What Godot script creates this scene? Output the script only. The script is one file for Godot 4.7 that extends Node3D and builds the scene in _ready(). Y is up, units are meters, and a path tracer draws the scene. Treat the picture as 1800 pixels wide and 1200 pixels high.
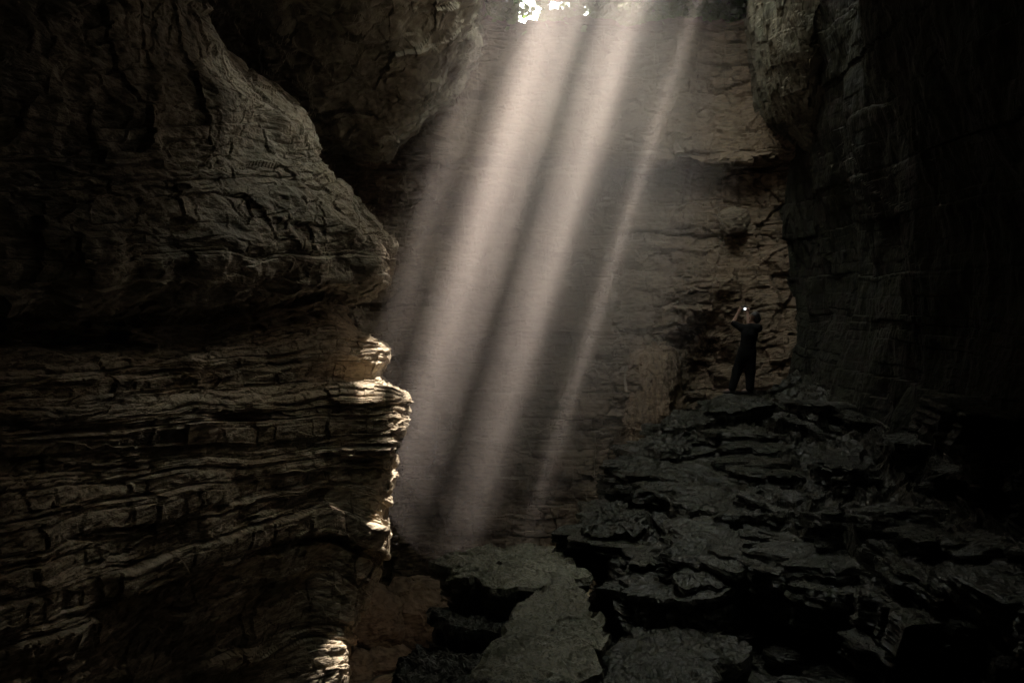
extends Node3D
# A vertical cave with sun shafts: rock sheets are built from control nets of surveyed points
# (bearing, elevation, distance from the tripod), then broken up by bedding, joints and weathering.

const EYE := Vector3(0.0, 1.6, 0.0)
const PITCH := -4.0
const FOV := 45.0
const SUN_SLOPE := 0.315          # sideways metres per metre of fall, seen square to the view
var F := 600.0 / tan(deg_to_rad(FOV / 2.0))
var cam_basis := Basis(Vector3.RIGHT, deg_to_rad(PITCH))
var rng := RandomNumberGenerator.new()
var M := {}
var n_low := FastNoiseLite.new()
var n_mid := FastNoiseLite.new()
var n_fine := FastNoiseLite.new()
var n_cell := FastNoiseLite.new()
var n_chip := FastNoiseLite.new()
var n_crack := FastNoiseLite.new()
var n_bed := FastNoiseLite.new()
var used := {}
# gaps in the tree canopy: [offset across the sun, half width, distance, half depth] in metres
var gaps := []


func _ready() -> void:
	make_camera_and_light()
	make_noises()
	make_materials()
	make_bedrock()
	make_left_cliff()
	make_overhang()
	make_roof_mass()
	make_back_wall()
	make_right_walls()
	make_mound()
	make_slabs()
	make_pit()
	make_vegetation()
	make_person()
	make_drops()


# ------------------------------------------------------------------ light
func make_camera_and_light() -> void:
	var cam := Camera3D.new()
	cam.name = "camera"
	cam.fov = FOV
	cam.near = 0.05
	cam.far = 400.0
	cam.transform = Transform3D(cam_basis, EYE)
	add_child(cam)
	cam.current = true
	var sky_mat := ProceduralSkyMaterial.new()
	sky_mat.sky_top_color = Color(0.80, 0.82, 0.80)
	sky_mat.sky_horizon_color = Color(0.95, 0.95, 0.90)
	sky_mat.sky_curve = 0.2
	sky_mat.sky_energy_multiplier = 1.7
	sky_mat.ground_bottom_color = Color(0.12, 0.12, 0.09)
	sky_mat.ground_horizon_color = Color(0.5, 0.5, 0.45)
	sky_mat.sun_angle_max = 1.0
	var sky := Sky.new()
	sky.sky_material = sky_mat
	var env := Environment.new()
	env.background_mode = Environment.BG_SKY
	env.sky = sky
	env.tonemap_mode = Environment.TONE_MAPPER_LINEAR
	env.tonemap_exposure = 8.5
	env.sdfgi_enabled = true
	env.ssao_enabled = true
	env.ssil_enabled = true
	env.volumetric_fog_enabled = true
	env.volumetric_fog_density = 0.0
	var we := WorldEnvironment.new()
	we.name = "world_environment"
	we.environment = env
	add_child(we)
	var sun := DirectionalLight3D.new()
	sun.name = "sun"
	sun.light_energy = 1.6
	sun.light_color = Color(1.0, 0.965, 0.93)
	sun.light_angular_distance = 0.9
	sun.shadow_enabled = true
	add_child(sun)
	sun.look_at_from_position(Vector3.ZERO, sun_dir(), Vector3.FORWARD)
	# mist from the falling water hangs in the shaft of the chamber
	for k in 7:
		var t := k / 6.0
		mist(S(975, lerpf(330, 380, t), 14.6), Vector3(lerpf(2.0, 6.2, t), lerpf(5.0, 13.2, t), lerpf(3.0, 6.6, t)), 0.022)
	for g in [[869, 16, 13.35, 0.65], [966, 32, 14.05, 1.6], [1023, 6, 14.6, 0.8], [1095, 27, 13.9, 0.9], [1114, 12, 14.3, 2.2], [1150, 5, 14.8, 0.6], [1235, 24, 15.2, 0.6]]:
		gaps.append([(g[0] - 1089.0) / F * g[2], g[1] / F * g[2], g[2], g[3]])


func sun_dir() -> Vector3:
	return (cam_basis * Vector3(-SUN_SLOPE, -1.0, 0.0)).normalized()


func mist(at: Vector3, size: Vector3, density: float) -> void:
	var fog := FogVolume.new()
	fog.name = "mist"
	fog.shape = RenderingServer.FOG_VOLUME_SHAPE_ELLIPSOID
	fog.size = size
	fog.position = at
	fog.rotation.z = -0.29
	var m := FogMaterial.new()
	m.density = density
	m.albedo = Color(1.0, 0.94, 0.90)
	fog.material = m
	fog.set_meta("kind", "stuff")
	fog.set_meta("label", "pale drifting mist in the shaft, lit by the sunbeams")
	fog.set_meta("category", "mist")
	fog.set_meta("group", "mist hanging in the sunbeams")
	add_child(fog, true)


# ------------------------------------------------------------------ helpers
func S(px: float, py: float, d: float) -> Vector3:
	# a surveyed point: bearing and elevation (on an 1800 x 1200 plate) and distance along the axis
	return EYE + cam_basis * Vector3((px - 900.0) / F * d, (600.0 - py) / F * d, -d)


func numbered(called: String) -> String:
	var n: int = used.get(called, 0)
	used[called] = n + 1
	return called if n == 0 else "%s_%03d" % [called, n]


func tag(o: Node3D, label: String, category: String, group := "", kind := "") -> void:
	o.set_meta("label", label)
	o.set_meta("category", category)
	if group:
		o.set_meta("group", group)
	if kind:
		o.set_meta("kind", kind)


func thing(called: String, at := Vector3.ZERO) -> Node3D:
	var o := Node3D.new()
	o.name = numbered(called)
	o.position = at
	add_child(o)
	return o


func put(called: String, mesh: Mesh, mat: Material, parent: Node3D = null) -> MeshInstance3D:
	var o := MeshInstance3D.new()
	o.name = called if parent else numbered(called)
	o.mesh = mesh
	o.material_override = mat
	if parent:
		parent.add_child(o, true)
	else:
		add_child(o, true)
	return o


func make_noises() -> void:
	rng.seed = 7
	for a in [[n_low, 11, 0.22, 3], [n_mid, 23, 0.9, 4], [n_fine, 31, 4.5, 3], [n_bed, 47, 1.0, 1]]:
		a[0].seed = a[1]
		a[0].frequency = a[2]
		a[0].noise_type = FastNoiseLite.TYPE_SIMPLEX_SMOOTH
		a[0].fractal_type = FastNoiseLite.FRACTAL_FBM if a[3] > 1 else FastNoiseLite.FRACTAL_NONE
		a[0].fractal_octaves = a[3]
	for a in [[n_cell, 5, FastNoiseLite.RETURN_CELL_VALUE], [n_chip, 9, FastNoiseLite.RETURN_CELL_VALUE], [n_crack, 5, FastNoiseLite.RETURN_DISTANCE2_SUB]]:
		a[0].seed = a[1]
		a[0].frequency = 1.0
		a[0].noise_type = FastNoiseLite.TYPE_CELLULAR
		a[0].cellular_return_type = a[2]
		a[0].fractal_type = FastNoiseLite.FRACTAL_NONE


func noise_image(size: int, freq: float, octaves: int, s: int, kind := 0) -> Image:
	var n := FastNoiseLite.new()
	n.seed = s
	n.frequency = freq
	n.noise_type = FastNoiseLite.TYPE_SIMPLEX_SMOOTH if kind == 0 else FastNoiseLite.TYPE_CELLULAR
	n.fractal_type = FastNoiseLite.FRACTAL_FBM if kind == 0 else FastNoiseLite.FRACTAL_NONE
	n.fractal_octaves = octaves
	n.fractal_gain = 0.58
	if kind == 1:
		n.cellular_return_type = FastNoiseLite.RETURN_DISTANCE2_SUB
	return n.get_seamless_image(size, size)


func ramp_texture(src: Image, stops: Array) -> ImageTexture:
	var g := Gradient.new()
	var offs := PackedFloat32Array()
	var cols := PackedColorArray()
	for s in stops:
		offs.append(s[0])
		cols.append(Color(s[1], s[2], s[3]).linear_to_srgb())
	g.offsets = offs
	g.colors = cols
	var lut := []
	for i in 256:
		lut.append(g.sample(i / 255.0))
	var out := Image.create(src.get_width(), src.get_height(), true, Image.FORMAT_RGB8)
	for y in src.get_height():
		for x in src.get_width():
			out.set_pixel(x, y, lut[int(src.get_pixel(x, y).r * 255.0)])
	return ImageTexture.create_from_image(out)


func rock(grain: Texture2D, relief: Texture2D, scale: Vector3, relief_cm: float, rough: float, spec := 0.5, rough_tex: Texture2D = null) -> StandardMaterial3D:
	var m := StandardMaterial3D.new()
	m.albedo_texture = grain
	m.vertex_color_use_as_albedo = true
	m.roughness = rough
	m.metallic_specular = spec
	if rough_tex:
		m.roughness_texture = rough_tex
		m.roughness_texture_channel = BaseMaterial3D.TEXTURE_CHANNEL_RED
	m.heightmap_enabled = true
	m.heightmap_texture = relief
	m.heightmap_scale = relief_cm
	m.uv1_triplanar = true
	m.uv1_world_triplanar = true
	m.uv1_triplanar_sharpness = 4.0
	m.uv1_scale = scale
	return m


func make_materials() -> void:
	var fbm := noise_image(768, 0.012, 6, 3)
	var fbm2 := noise_image(768, 0.03, 5, 8)
	var relief := ImageTexture.create_from_image(noise_image(1024, 0.0045, 7, 14))
	var grain := ramp_texture(fbm, [[0.0, 0.30, 0.29, 0.27], [0.35, 0.62, 0.60, 0.57], [0.5, 0.82, 0.80, 0.77], [0.7, 0.95, 0.93, 0.88], [1.0, 1.0, 1.0, 1.0]])
	var wet_grain := ramp_texture(fbm2, [[0.0, 0.35, 0.36, 0.33], [0.45, 0.7, 0.7, 0.66], [0.6, 0.9, 0.92, 0.84], [1.0, 1.0, 1.0, 0.95]])
	var wet_rough := ramp_texture(fbm2, [[0.0, 0.02, 0.02, 0.02], [0.4, 0.07, 0.07, 0.07], [0.6, 0.25, 0.25, 0.25], [1.0, 0.6, 0.6, 0.6]])
	M.cliff = rock(grain, relief, Vector3(0.5, 1.2, 0.5), 6.0, 0.8, 0.4)
	M.back = rock(grain, relief, Vector3(0.35, 1.0, 0.35), 4.0, 0.85, 0.35)
	M.ceiling = rock(grain, relief, Vector3(0.4, 0.6, 0.4), 5.0, 0.85, 0.35)
	M.drape = rock(grain, relief, Vector3(1.0, 0.3, 1.0), 4.0, 0.85, 0.22)
	M.wet = rock(wet_grain, relief, Vector3(0.9, 1.2, 0.9), 4.5, 1.0, 0.36, wet_rough)
	M.bedrock = rock(grain, relief, Vector3(0.3, 0.3, 0.3), 8.0, 0.9, 0.3)
	M.bedrock.albedo_color = Color(0.20, 0.18, 0.15).linear_to_srgb()
	var flat := func(c: Color, r: float) -> StandardMaterial3D:
		var m := StandardMaterial3D.new()
		m.albedo_color = c.linear_to_srgb()
		m.roughness = r
		return m
	M.bark = flat.call(Color(0.09, 0.07, 0.05), 0.9)
	M.leaf = flat.call(Color(0.05, 0.10, 0.025), 0.55)
	M.leaf.backlight_enabled = true
	M.leaf.backlight = Color(0.35, 0.45, 0.12)
	M.soil = flat.call(Color(0.08, 0.065, 0.04), 0.95)
	M.skin = flat.call(Color(0.15, 0.085, 0.055), 0.6)
	M.shirt = flat.call(Color(0.007, 0.007, 0.007), 0.9)
	M.trousers = flat.call(Color(0.006, 0.006, 0.006), 0.9)
	M.shirt.metallic_specular = 0.15
	M.trousers.metallic_specular = 0.15
	M.hair = flat.call(Color(0.012, 0.009, 0.008), 0.5)
	M.shoe = flat.call(Color(0.02, 0.018, 0.016), 0.7)
	M.black = flat.call(Color(0.012, 0.012, 0.013), 0.4)
	M.glow = flat.call(Color(0.5, 0.5, 0.5), 0.4)
	M.glow.emission_enabled = true
	M.glow.emission = Color(0.95, 0.98, 1.0)
	M.glow.emission_energy_multiplier = 0.6
	M.water = StandardMaterial3D.new()
	M.water.albedo_color = Color(0.9, 0.95, 1.0, 0.15)
	M.water.roughness = 0.05
	M.water.refraction_enabled = true
	M.water.refraction_scale = 0.033


# Interpolates a net of control points (rows of equal length) into a grid of (nu+1) x (nv+1) points.
func spread(net: Array, nu: int, nv: int) -> Array:
	var rows := []
	var nc: int = net[0].size()
	for r in net:
		var line := PackedVector3Array()
		line.resize(nu + 1)
		for i in nu + 1:
			var t := float(i) / nu * (nc - 1)
			var k := mini(int(t), nc - 2)
			var a: Vector3 = r[maxi(k - 1, 0)]
			var b: Vector3 = r[k]
			var c: Vector3 = r[k + 1]
			var d: Vector3 = r[mini(k + 2, nc - 1)]
			line[i] = b.cubic_interpolate(c, a, d, t - k)
		rows.append(line)
	var out := []
	var nr := rows.size()
	for j in nv + 1:
		var t := float(j) / nv * (nr - 1)
		var k := mini(int(t), nr - 2)
		var a: PackedVector3Array = rows[maxi(k - 1, 0)]
		var b: PackedVector3Array = rows[k]
		var c: PackedVector3Array = rows[k + 1]
		var d: PackedVector3Array = rows[mini(k + 2, nr - 1)]
		var line := PackedVector3Array()
		line.resize(nu + 1)
		for i in nu + 1:
			line[i] = b[i].cubic_interpolate(c[i], a[i], d[i], t - k)
		out.append(line)
	return out


# Rock relief: bedding steps, joint blocks, chips and weathering. t is the height within the beds, in metres.
func relief_at(p: Vector3, t: float, o: Dictionary) -> float:
	var w := t + 0.14 * n_low.get_noise_3d(p.x * 1.5, p.y, p.z * 1.5)
	w += 0.10 * n_bed.get_noise_1d(w * 3.0)
	var th: float = o.bed
	var k := floorf(w / th)
	var fr := w / th - k
	var bed := n_bed.get_noise_3d(p.x * 0.45, k * 7.31, p.z * 0.45) + 0.6 * n_bed.get_noise_2d(k * 3.7, 50.0)
	var seam := minf(fr, 1.0 - fr) * th
	var h: float = o.bed_amp * bed - o.seam * exp(-seam / 0.025)
	var th2: float = th * 0.31
	var k2 := floorf(w / th2)
	var fr2 := w / th2 - k2
	h += 0.4 * o.bed_amp * n_bed.get_noise_3d(p.x * 0.9, k2 * 5.13, p.z * 0.9)
	# each bed breaks along its length at upright joints of its own
	h += 0.7 * o.block_amp * n_chip.get_noise_3d((p.x + 0.1 * bed) * 0.9, k * 3.3, (p.z - 0.1 * bed) * 0.9)
	h += 0.3 * o.block_amp * n_chip.get_noise_3d(p.x * 2.3, k2 * 3.3 + 40.0, p.z * 2.3)
	h -= 0.4 * o.seam * exp(-minf(fr2, 1.0 - fr2) * th2 / 0.015)
	if o.has("saw"):
		var q: float = (p.y + 0.35 * n_low.get_noise_3d(p.x * 2.0, 3.0, p.z * 2.0) + 0.12 * n_mid.get_noise_3d(p.x, 7.0, p.z)) / 0.58
		h += o.saw * (q - floorf(q) - 0.6)
		q = q * 3.3 + 0.6 * n_mid.get_noise_3d(p.x * 2.0, 1.0, p.z * 2.0)
		h += 0.20 * o.saw * (q - floorf(q))
	var wx := 0.25 * n_mid.get_noise_3d(p.x, p.y, p.z)
	var bs: float = o.block
	var tall: float = o.get("tall", 0.36)
	h += o.block_amp * n_cell.get_noise_3d((p.x + wx) / bs, (w + wx * 0.3) / (bs * tall), (p.z + wx) / bs)
	h += 0.45 * o.block_amp * n_chip.get_noise_3d((p.x + wx) * 3.1 / bs, w * 2.5 / (bs * tall), (p.z - wx) * 3.1 / bs)
	h += o.lump * n_mid.get_noise_3d(p.x * 0.7, p.y * (0.9 if tall < 1.0 else 0.25), p.z * 0.7) + o.grit * n_fine.get_noise_3d(p.x, p.y * 1.6, p.z)
	return h


func tint_at(p: Vector3, t: float, pal: Array) -> Color:
	var a := clampf(0.5 + 0.8 * n_low.get_noise_3d(p.x * 3.0, t * 5.0, p.z * 3.0), 0.0, 1.0)
	var b := clampf(0.5 + 0.9 * n_mid.get_noise_3d(p.z + 31.0, t * 1.5, p.x), 0.0, 1.0)
	var c: Color = pal[0].lerp(pal[1], a)
	return c.lerp(pal[2], b * b * 0.8)


# Breaks a smooth grid of points into a rock face; cuts it into bands of rows, each a mesh of its own.
func rock_sheet(net: Array, nu: int, nv: int, o: Dictionary, mat: Material, parent: Node3D, names: Array) -> Array:
	var g := spread(net, nu, nv)
	var vscale: float = o.get("height", 0.0)
	var pos := []
	var col := []
	for j in nv + 1:
		var line: PackedVector3Array = g[j]
		var up: PackedVector3Array = g[maxi(j - 1, 0)]
		var dn: PackedVector3Array = g[mini(j + 1, nv)]
		var out := PackedVector3Array()
		var cc := PackedColorArray()
		out.resize(nu + 1)
		cc.resize(nu + 1)
		for i in nu + 1:
			var p := line[i]
			var n := (line[mini(i + 1, nu)] - line[maxi(i - 1, 0)]).cross(up[i] - dn[i])
			n = n.normalized()
			if o.get("flip", false):
				n = -n
			var t := p.y if vscale == 0.0 else -float(j) / nv * vscale
			out[i] = p + n * relief_at(p, t, o)
			cc[i] = tint_at(p, t, o.pal)
		pos.append(out)
		col.append(cc)
	var made := []
	var from := 0
	for b in names.size():
		var cut: float = names[b][1]
		var to := int(round(cut * nv))
		var verts := PackedVector3Array()
		var cols := PackedColorArray()
		for j in range(from, to + 1):
			verts.append_array(pos[j])
			cols.append_array(col[j])
		var idx := PackedInt32Array()
		idx.resize((to - from) * nu * 6)
		var q := 0
		var w := nu + 1
		for j in to - from:
			for i in nu:
				var a := j * w + i
				idx[q] = a
				idx[q + 1] = a + 1
				idx[q + 2] = a + w
				idx[q + 3] = a + 1
				idx[q + 4] = a + w + 1
				idx[q + 5] = a + w
				q += 6
		var arr := []
		arr.resize(Mesh.ARRAY_MAX)
		arr[Mesh.ARRAY_VERTEX] = verts
		arr[Mesh.ARRAY_COLOR] = cols
		arr[Mesh.ARRAY_INDEX] = idx
		var mesh := ArrayMesh.new()
		mesh.add_surface_from_arrays(Mesh.PRIMITIVE_TRIANGLES, arr)
		made.append(put(names[b][0], mesh, mat, parent))
		from = to
	return made


func survey(rows: Array) -> Array:
	var out := []
	for r in rows:
		var line := []
		for p in r:
			line.append(S(p[0], p[1], p[2]))
		out.append(line)
	return out


func C(r: float, g: float, b: float) -> Color:
	return Color(r, g, b)


# ------------------------------------------------------------------ bedrock shell
func box(called: String, lo: Vector3, hi: Vector3, mat: Material) -> MeshInstance3D:
	var m := BoxMesh.new()
	m.size = hi - lo
	var o := put(called, m, mat)
	o.position = (lo + hi) / 2.0
	return o


func make_bedrock() -> void:
	var b: Array = [
		["cave_floor", Vector3(-40, -14, -60), Vector3(40, -6.4, 30), "bare rock floor at the bottom of the cave shaft"],
		["cave_wall", Vector3(-40, -9, -60), Vector3(-13, 9.6, 30), "solid bedrock behind the stepped cliff"],
		["cave_wall", Vector3(13, -9, -60), Vector3(40, 9.6, 30), "solid bedrock behind the dark drapery wall"],
		["cave_wall", Vector3(-13, -9, -60), Vector3(13, 7.8, -26), "solid bedrock behind the bedded wall in the beams"],
		["cave_wall", Vector3(-13, -9, 6), Vector3(13, 9.6, 30), "solid bedrock at the closed end of the cave behind the viewer"],
		["cave_ceiling", Vector3(-13, 6.2, -12.3), Vector3(0.5, 11.5, 30), "rock roof over the near end of the stepped cliff"],
		["cave_ceiling", Vector3(0.5, 6.2, -6.0), Vector3(13, 11.5, 30), "rock roof over the near end of the cave"],
		["cave_ceiling", Vector3(-13, 9.6, -17.2), Vector3(0.2, 11.5, -12.3), "rock roof over the stepped cliff"],
		["cave_ceiling", Vector3(5.5, 9.6, -17.2), Vector3(13, 11.5, -6.0), "rock roof over the drapery wall"],
		["cave_ceiling", Vector3(2.4, 6.75, -14.2), Vector3(13, 9.6, -6.0), "low rock roof over the wet terrace"],
		["cave_ceiling", Vector3(-13, 9.6, -22.6), Vector3(13, 11.5, -17.2), "rock roof in front of the far rim"],
		["cave_ceiling", Vector3(-13, 9.6, -26), Vector3(-1.2, 11.5, -22.6), "rock roof over the left end of the far rim"],
		["cave_ceiling", Vector3(3.7, 9.6, -26), Vector3(13, 11.5, -22.6), "rock roof over the right end of the far rim"],
	]
	for r in b:
		var o := box(r[0], r[1], r[2], M.bedrock)
		tag(o, r[3], "bedrock", "", "structure")


# ------------------------------------------------------------------ left cliff and overhang
func make_left_cliff() -> void:
	var root := thing("stepped_cliff")
	tag(root, "stepped layered cliff with a sunlit rim below the overhang", "cliff", "", "structure")
	var net := survey([
		[[-700, 585, 4.75], [-300, 590, 6.75], [0, 590, 8.45], [200, 575, 9.85], [380, 555, 11.45], [519, 535, 12.85], [588, 532, 13.85], [610, 540, 14.65], [598, 540, 16.25], [558, 545, 19.25]],
		[[-700, 640, 4.4], [-300, 625, 6.1], [0, 618, 7.8], [200, 606, 9.3], [380, 592, 10.9], [516, 578, 12.3], [602, 570, 13.2], [628, 585, 13.8], [632, 588, 15.4], [562, 590, 19.9]],
		[[-700, 690, 3.8], [-300, 665, 5.4], [0, 652, 7.1], [200, 640, 8.6], [380, 627, 10.3], [515, 617, 11.9], [620, 606, 13.0], [682, 606, 13.5], [670, 612, 15.2], [570, 620, 20]],
		[[-700, 760, 3.75], [-300, 720, 5.35], [0, 705, 7.05], [200, 690, 8.65], [380, 680, 10.45], [515, 672, 12.05], [610, 662, 13.05], [662, 660, 13.55], [658, 664, 15.25], [570, 670, 19.85]],
		[[-700, 800, 3.6], [-300, 760, 5.2], [0, 742, 6.8], [200, 726, 8.3], [380, 714, 10.0], [515, 704, 11.6], [630, 692, 12.7], [706, 694, 13.1], [705, 700, 15.0], [590, 700, 20]],
		[[-700, 830, 3.5], [-300, 792, 5.1], [0, 772, 6.7], [200, 756, 8.2], [380, 744, 9.9], [509, 738, 11.4], [618, 734, 12.5], [708, 722, 13.0], [700, 726, 15.0], [578, 730, 20]],
		[[-700, 900, 3.65], [-300, 850, 5.25], [0, 822, 6.85], [200, 806, 8.35], [380, 796, 9.95], [512, 790, 11.55], [614, 782, 12.55], [690, 770, 12.95], [684, 775, 14.85], [584, 780, 19.65]],
		[[-700, 1010, 3.6], [-300, 950, 5.0], [0, 910, 6.6], [200, 872, 8.2], [380, 842, 9.8], [509, 826, 11.4], [608, 818, 12.6], [686, 812, 13.1], [678, 815, 15.2], [578, 820, 20]],
		[[-700, 1140, 3.6], [-300, 1060, 5.0], [0, 1010, 6.5], [190, 958, 8.1], [370, 905, 9.8], [499, 872, 11.4], [598, 862, 12.6], [674, 880, 13.2], [668, 880, 15.2], [568, 885, 20]],
		[[-700, 1240, 3.7], [-300, 1150, 5.1], [0, 1100, 6.6], [180, 1040, 8.1], [350, 975, 9.8], [486, 935, 11.4], [592, 925, 12.6], [668, 950, 13.3], [662, 950, 15.2], [572, 955, 20]],
		[[-700, 1340, 3.8], [-300, 1240, 5.2], [0, 1180, 6.7], [170, 1110, 8.2], [330, 1040, 9.9], [466, 1000, 11.4], [567, 990, 12.6], [647, 1015, 13.3], [642, 1020, 15.2], [562, 1020, 20]],
		[[-700, 1460, 4.0], [-300, 1340, 5.5], [0, 1280, 7.0], [160, 1200, 8.5], [310, 1130, 10.1], [436, 1090, 11.5], [537, 1075, 12.6], [624, 1085, 13.2], [622, 1090, 15.2], [552, 1090, 20]],
		[[-700, 1600, 4.3], [-300, 1480, 5.9], [0, 1400, 7.4], [160, 1310, 8.9], [300, 1235, 10.4], [416, 1190, 11.7], [512, 1165, 12.6], [602, 1150, 13.0], [607, 1150, 15.0], [542, 1160, 20]],
		[[-700, 1800, 4.6], [-300, 1650, 6.2], [0, 1560, 7.7], [160, 1450, 9.2], [290, 1370, 10.6], [396, 1310, 11.8], [492, 1270, 12.6], [592, 1230, 12.9], [597, 1230, 15.0], [537, 1240, 20]],
		[[-700, 2300, 5.5], [-300, 2000, 7.2], [0, 1850, 8.8], [160, 1700, 10.2], [290, 1580, 11.4], [386, 1500, 12.3], [472, 1450, 12.9], [562, 1400, 13.2], [567, 1400, 15.2], [532, 1410, 20]],
	])
	var o := {"bed": 0.22, "bed_amp": 0.075, "seam": 0.03, "block": 1.2, "block_amp": 0.04, "lump": 0.09, "grit": 0.010, "height": 6.0,
		"pal": [C(0.52, 0.43, 0.31), C(0.42, 0.33, 0.225), C(0.33, 0.30, 0.23)]}
	rock_sheet(net, 760, 760, o, M.cliff, root, [["bench", 0.143], ["ledge", 0.286], ["ledge", 0.43], ["rock_bed", 0.57], ["rock_bed", 0.71], ["rock_bed", 0.86], ["cliff_foot", 1.0]])


func make_overhang() -> void:
	var root := thing("rock_overhang")
	tag(root, "blunt rock overhang jutting out above the stepped cliff", "cliff", "", "structure")
	var net := survey([
		[[-700, -500, 4.5], [-300, -420, 6], [0, -350, 7.6], [150, -320, 8.8], [237.5, -300, 10], [275, -280, 11], [305, -260, 12.5], [295, -250, 15], [275, -250, 20]],
		[[-700, -150, 4.2], [-300, -110, 5.6], [0, -90, 7.2], [170, -70, 8.5], [267.5, -60, 9.8], [315, -40, 11], [345, -30, 12.6], [335, -30, 15], [295, -30, 20]],
		[[-700, 60, 4], [-300, 70, 5.4], [0, 80, 7], [190, 90, 8.4], [307.5, 100, 9.9], [385, 110, 11.4], [435, 130, 13], [425, 130, 15], [375, 130, 20]],
		[[-700, 180, 4], [-300, 180, 5.3], [0, 185, 6.9], [200, 190, 8.4], [347.5, 190, 10.1], [455, 190, 11.7], [530, 205, 13.2], [525, 205, 15], [455, 210, 20]],
		[[-700, 270, 4], [-300, 268, 5.3], [0, 268, 6.9], [200, 270, 8.4], [350.5, 268, 10.2], [461, 262, 11.8], [547, 268, 13.2], [541, 270, 15], [481, 270, 20]],
		[[-700, 312, 4.0], [-300, 305, 5.3], [0, 303, 6.9], [200, 302, 8.4], [385, 300, 10.2], [505, 295, 11.9], [570, 303, 13.3], [565, 305, 15], [510, 305, 20]],
		[[-700, 350, 3.9], [-300, 340, 5.2], [0, 338, 6.8], [200, 335, 8.3], [372, 330, 10], [504, 325, 11.6], [604, 338, 13], [596, 340, 15], [524, 340, 20]],
		[[-700, 420, 3.9], [-300, 410, 5.2], [0, 405, 6.8], [210, 400, 8.2], [389, 395, 9.9], [538, 395, 11.5], [660, 405, 13], [650, 408, 15], [568, 410, 20]],
		[[-700, 480, 3.9], [-300, 470, 5.2], [0, 460, 6.8], [210, 455, 8.2], [400, 450, 9.9], [545, 455, 11.6], [674, 462, 13.1], [664, 462, 15], [580, 465, 20]],
		[[-700, 540, 4], [-300, 530, 5.3], [0, 515, 6.9], [210, 505, 8.4], [398, 498, 10.1], [536, 500, 11.8], [660, 500, 13.2], [651, 502, 15], [576, 505, 20]],
		[[-700, 575, 4.3], [-300, 562, 5.7], [0, 548, 7.3], [210, 540, 8.9], [399, 528, 10.6], [528, 522, 12.3], [623, 521, 13.6], [628, 522, 15.2], [578, 525, 20]],
		[[-700, 590, 4.8], [-300, 590, 6.6], [0, 590, 8.3], [210, 572, 9.9], [395, 553, 11.7], [520, 540, 13.1], [580, 534, 14.1], [595, 530, 15.3], [570, 535, 19.3]],
		[[-700, 680, 5.8], [-300, 670, 7.6], [0, 665, 9.4], [210, 650, 11.0], [400, 630, 12.8], [530, 612, 14.2], [590, 600, 15.2], [615, 595, 16.4], [580, 600, 20]],
	])
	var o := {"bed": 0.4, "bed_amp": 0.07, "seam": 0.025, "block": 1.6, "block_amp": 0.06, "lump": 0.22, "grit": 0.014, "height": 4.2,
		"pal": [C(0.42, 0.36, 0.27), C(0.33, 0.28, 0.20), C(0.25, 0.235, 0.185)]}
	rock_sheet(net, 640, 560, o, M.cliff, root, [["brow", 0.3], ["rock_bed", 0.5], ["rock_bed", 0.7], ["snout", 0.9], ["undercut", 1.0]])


func make_roof_mass() -> void:
	var root := thing("hanging_roof")
	tag(root, "smooth hanging roof rock sloping down to a blunt lip left of the beams", "roof rock", "", "structure")
	var net := survey([
		[[150, -700, 9], [300, -720, 9], [450, -740, 9.5], [600, -760, 10], [720, -780, 10.5], [800, -800, 11], [850, -820, 13], [850, -700, 17], [850, -500, 23]],
		[[200, -330, 11], [330, -330, 11], [470, -330, 11.2], [610, -330, 11.5], [720, -330, 12], [810, -330, 12.6], [850, -330, 14], [850, -300, 17], [850, -260, 23]],
		[[250, -60, 13], [370, -50, 13], [500, -40, 13], [620, -35, 13], [730, -30, 13.4], [810, -40, 14], [842, -60, 15.2], [842, -60, 17.5], [840, -50, 23]],
		[[330, 90, 15], [430, 90, 14.8], [540, 85, 14.6], [640, 80, 14.6], [730, 70, 14.8], [800, 50, 15.3], [834, 20, 16.2], [838, 10, 18], [838, 10, 23]],
		[[450, 190, 16.4], [520, 185, 16.2], [590, 178, 16], [660, 170, 15.9], [730, 150, 16], [790, 120, 16.3], [824, 90, 17], [832, 70, 18.5], [834, 60, 23]],
		[[520, 250, 17.2], [580, 245, 17], [630, 243, 16.7], [668, 240, 16.6], [720, 215, 16.7], [775, 180, 17], [815, 140, 17.6], [828, 110, 19], [830, 100, 23]],
		[[520, 265, 18], [580, 258, 17.9], [630, 256, 17.7], [670, 253, 17.6], [722, 230, 17.7], [778, 196, 18], [816, 155, 18.5], [828, 120, 19.5], [830, 105, 23]],
		[[500, 200, 23], [560, 200, 23], [620, 200, 23], [670, 190, 23], [720, 170, 23], [780, 140, 23], [815, 110, 23], [826, 90, 23], [830, 80, 23.5]],
	])
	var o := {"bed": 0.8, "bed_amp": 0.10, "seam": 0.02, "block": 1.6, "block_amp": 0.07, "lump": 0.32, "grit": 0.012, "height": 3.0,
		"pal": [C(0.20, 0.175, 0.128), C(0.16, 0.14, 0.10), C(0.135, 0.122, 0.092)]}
	rock_sheet(net, 420, 420, o, M.ceiling, root, [["roof_slope", 0.43], ["roof_slope", 0.75], ["lip", 1.0]])


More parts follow.
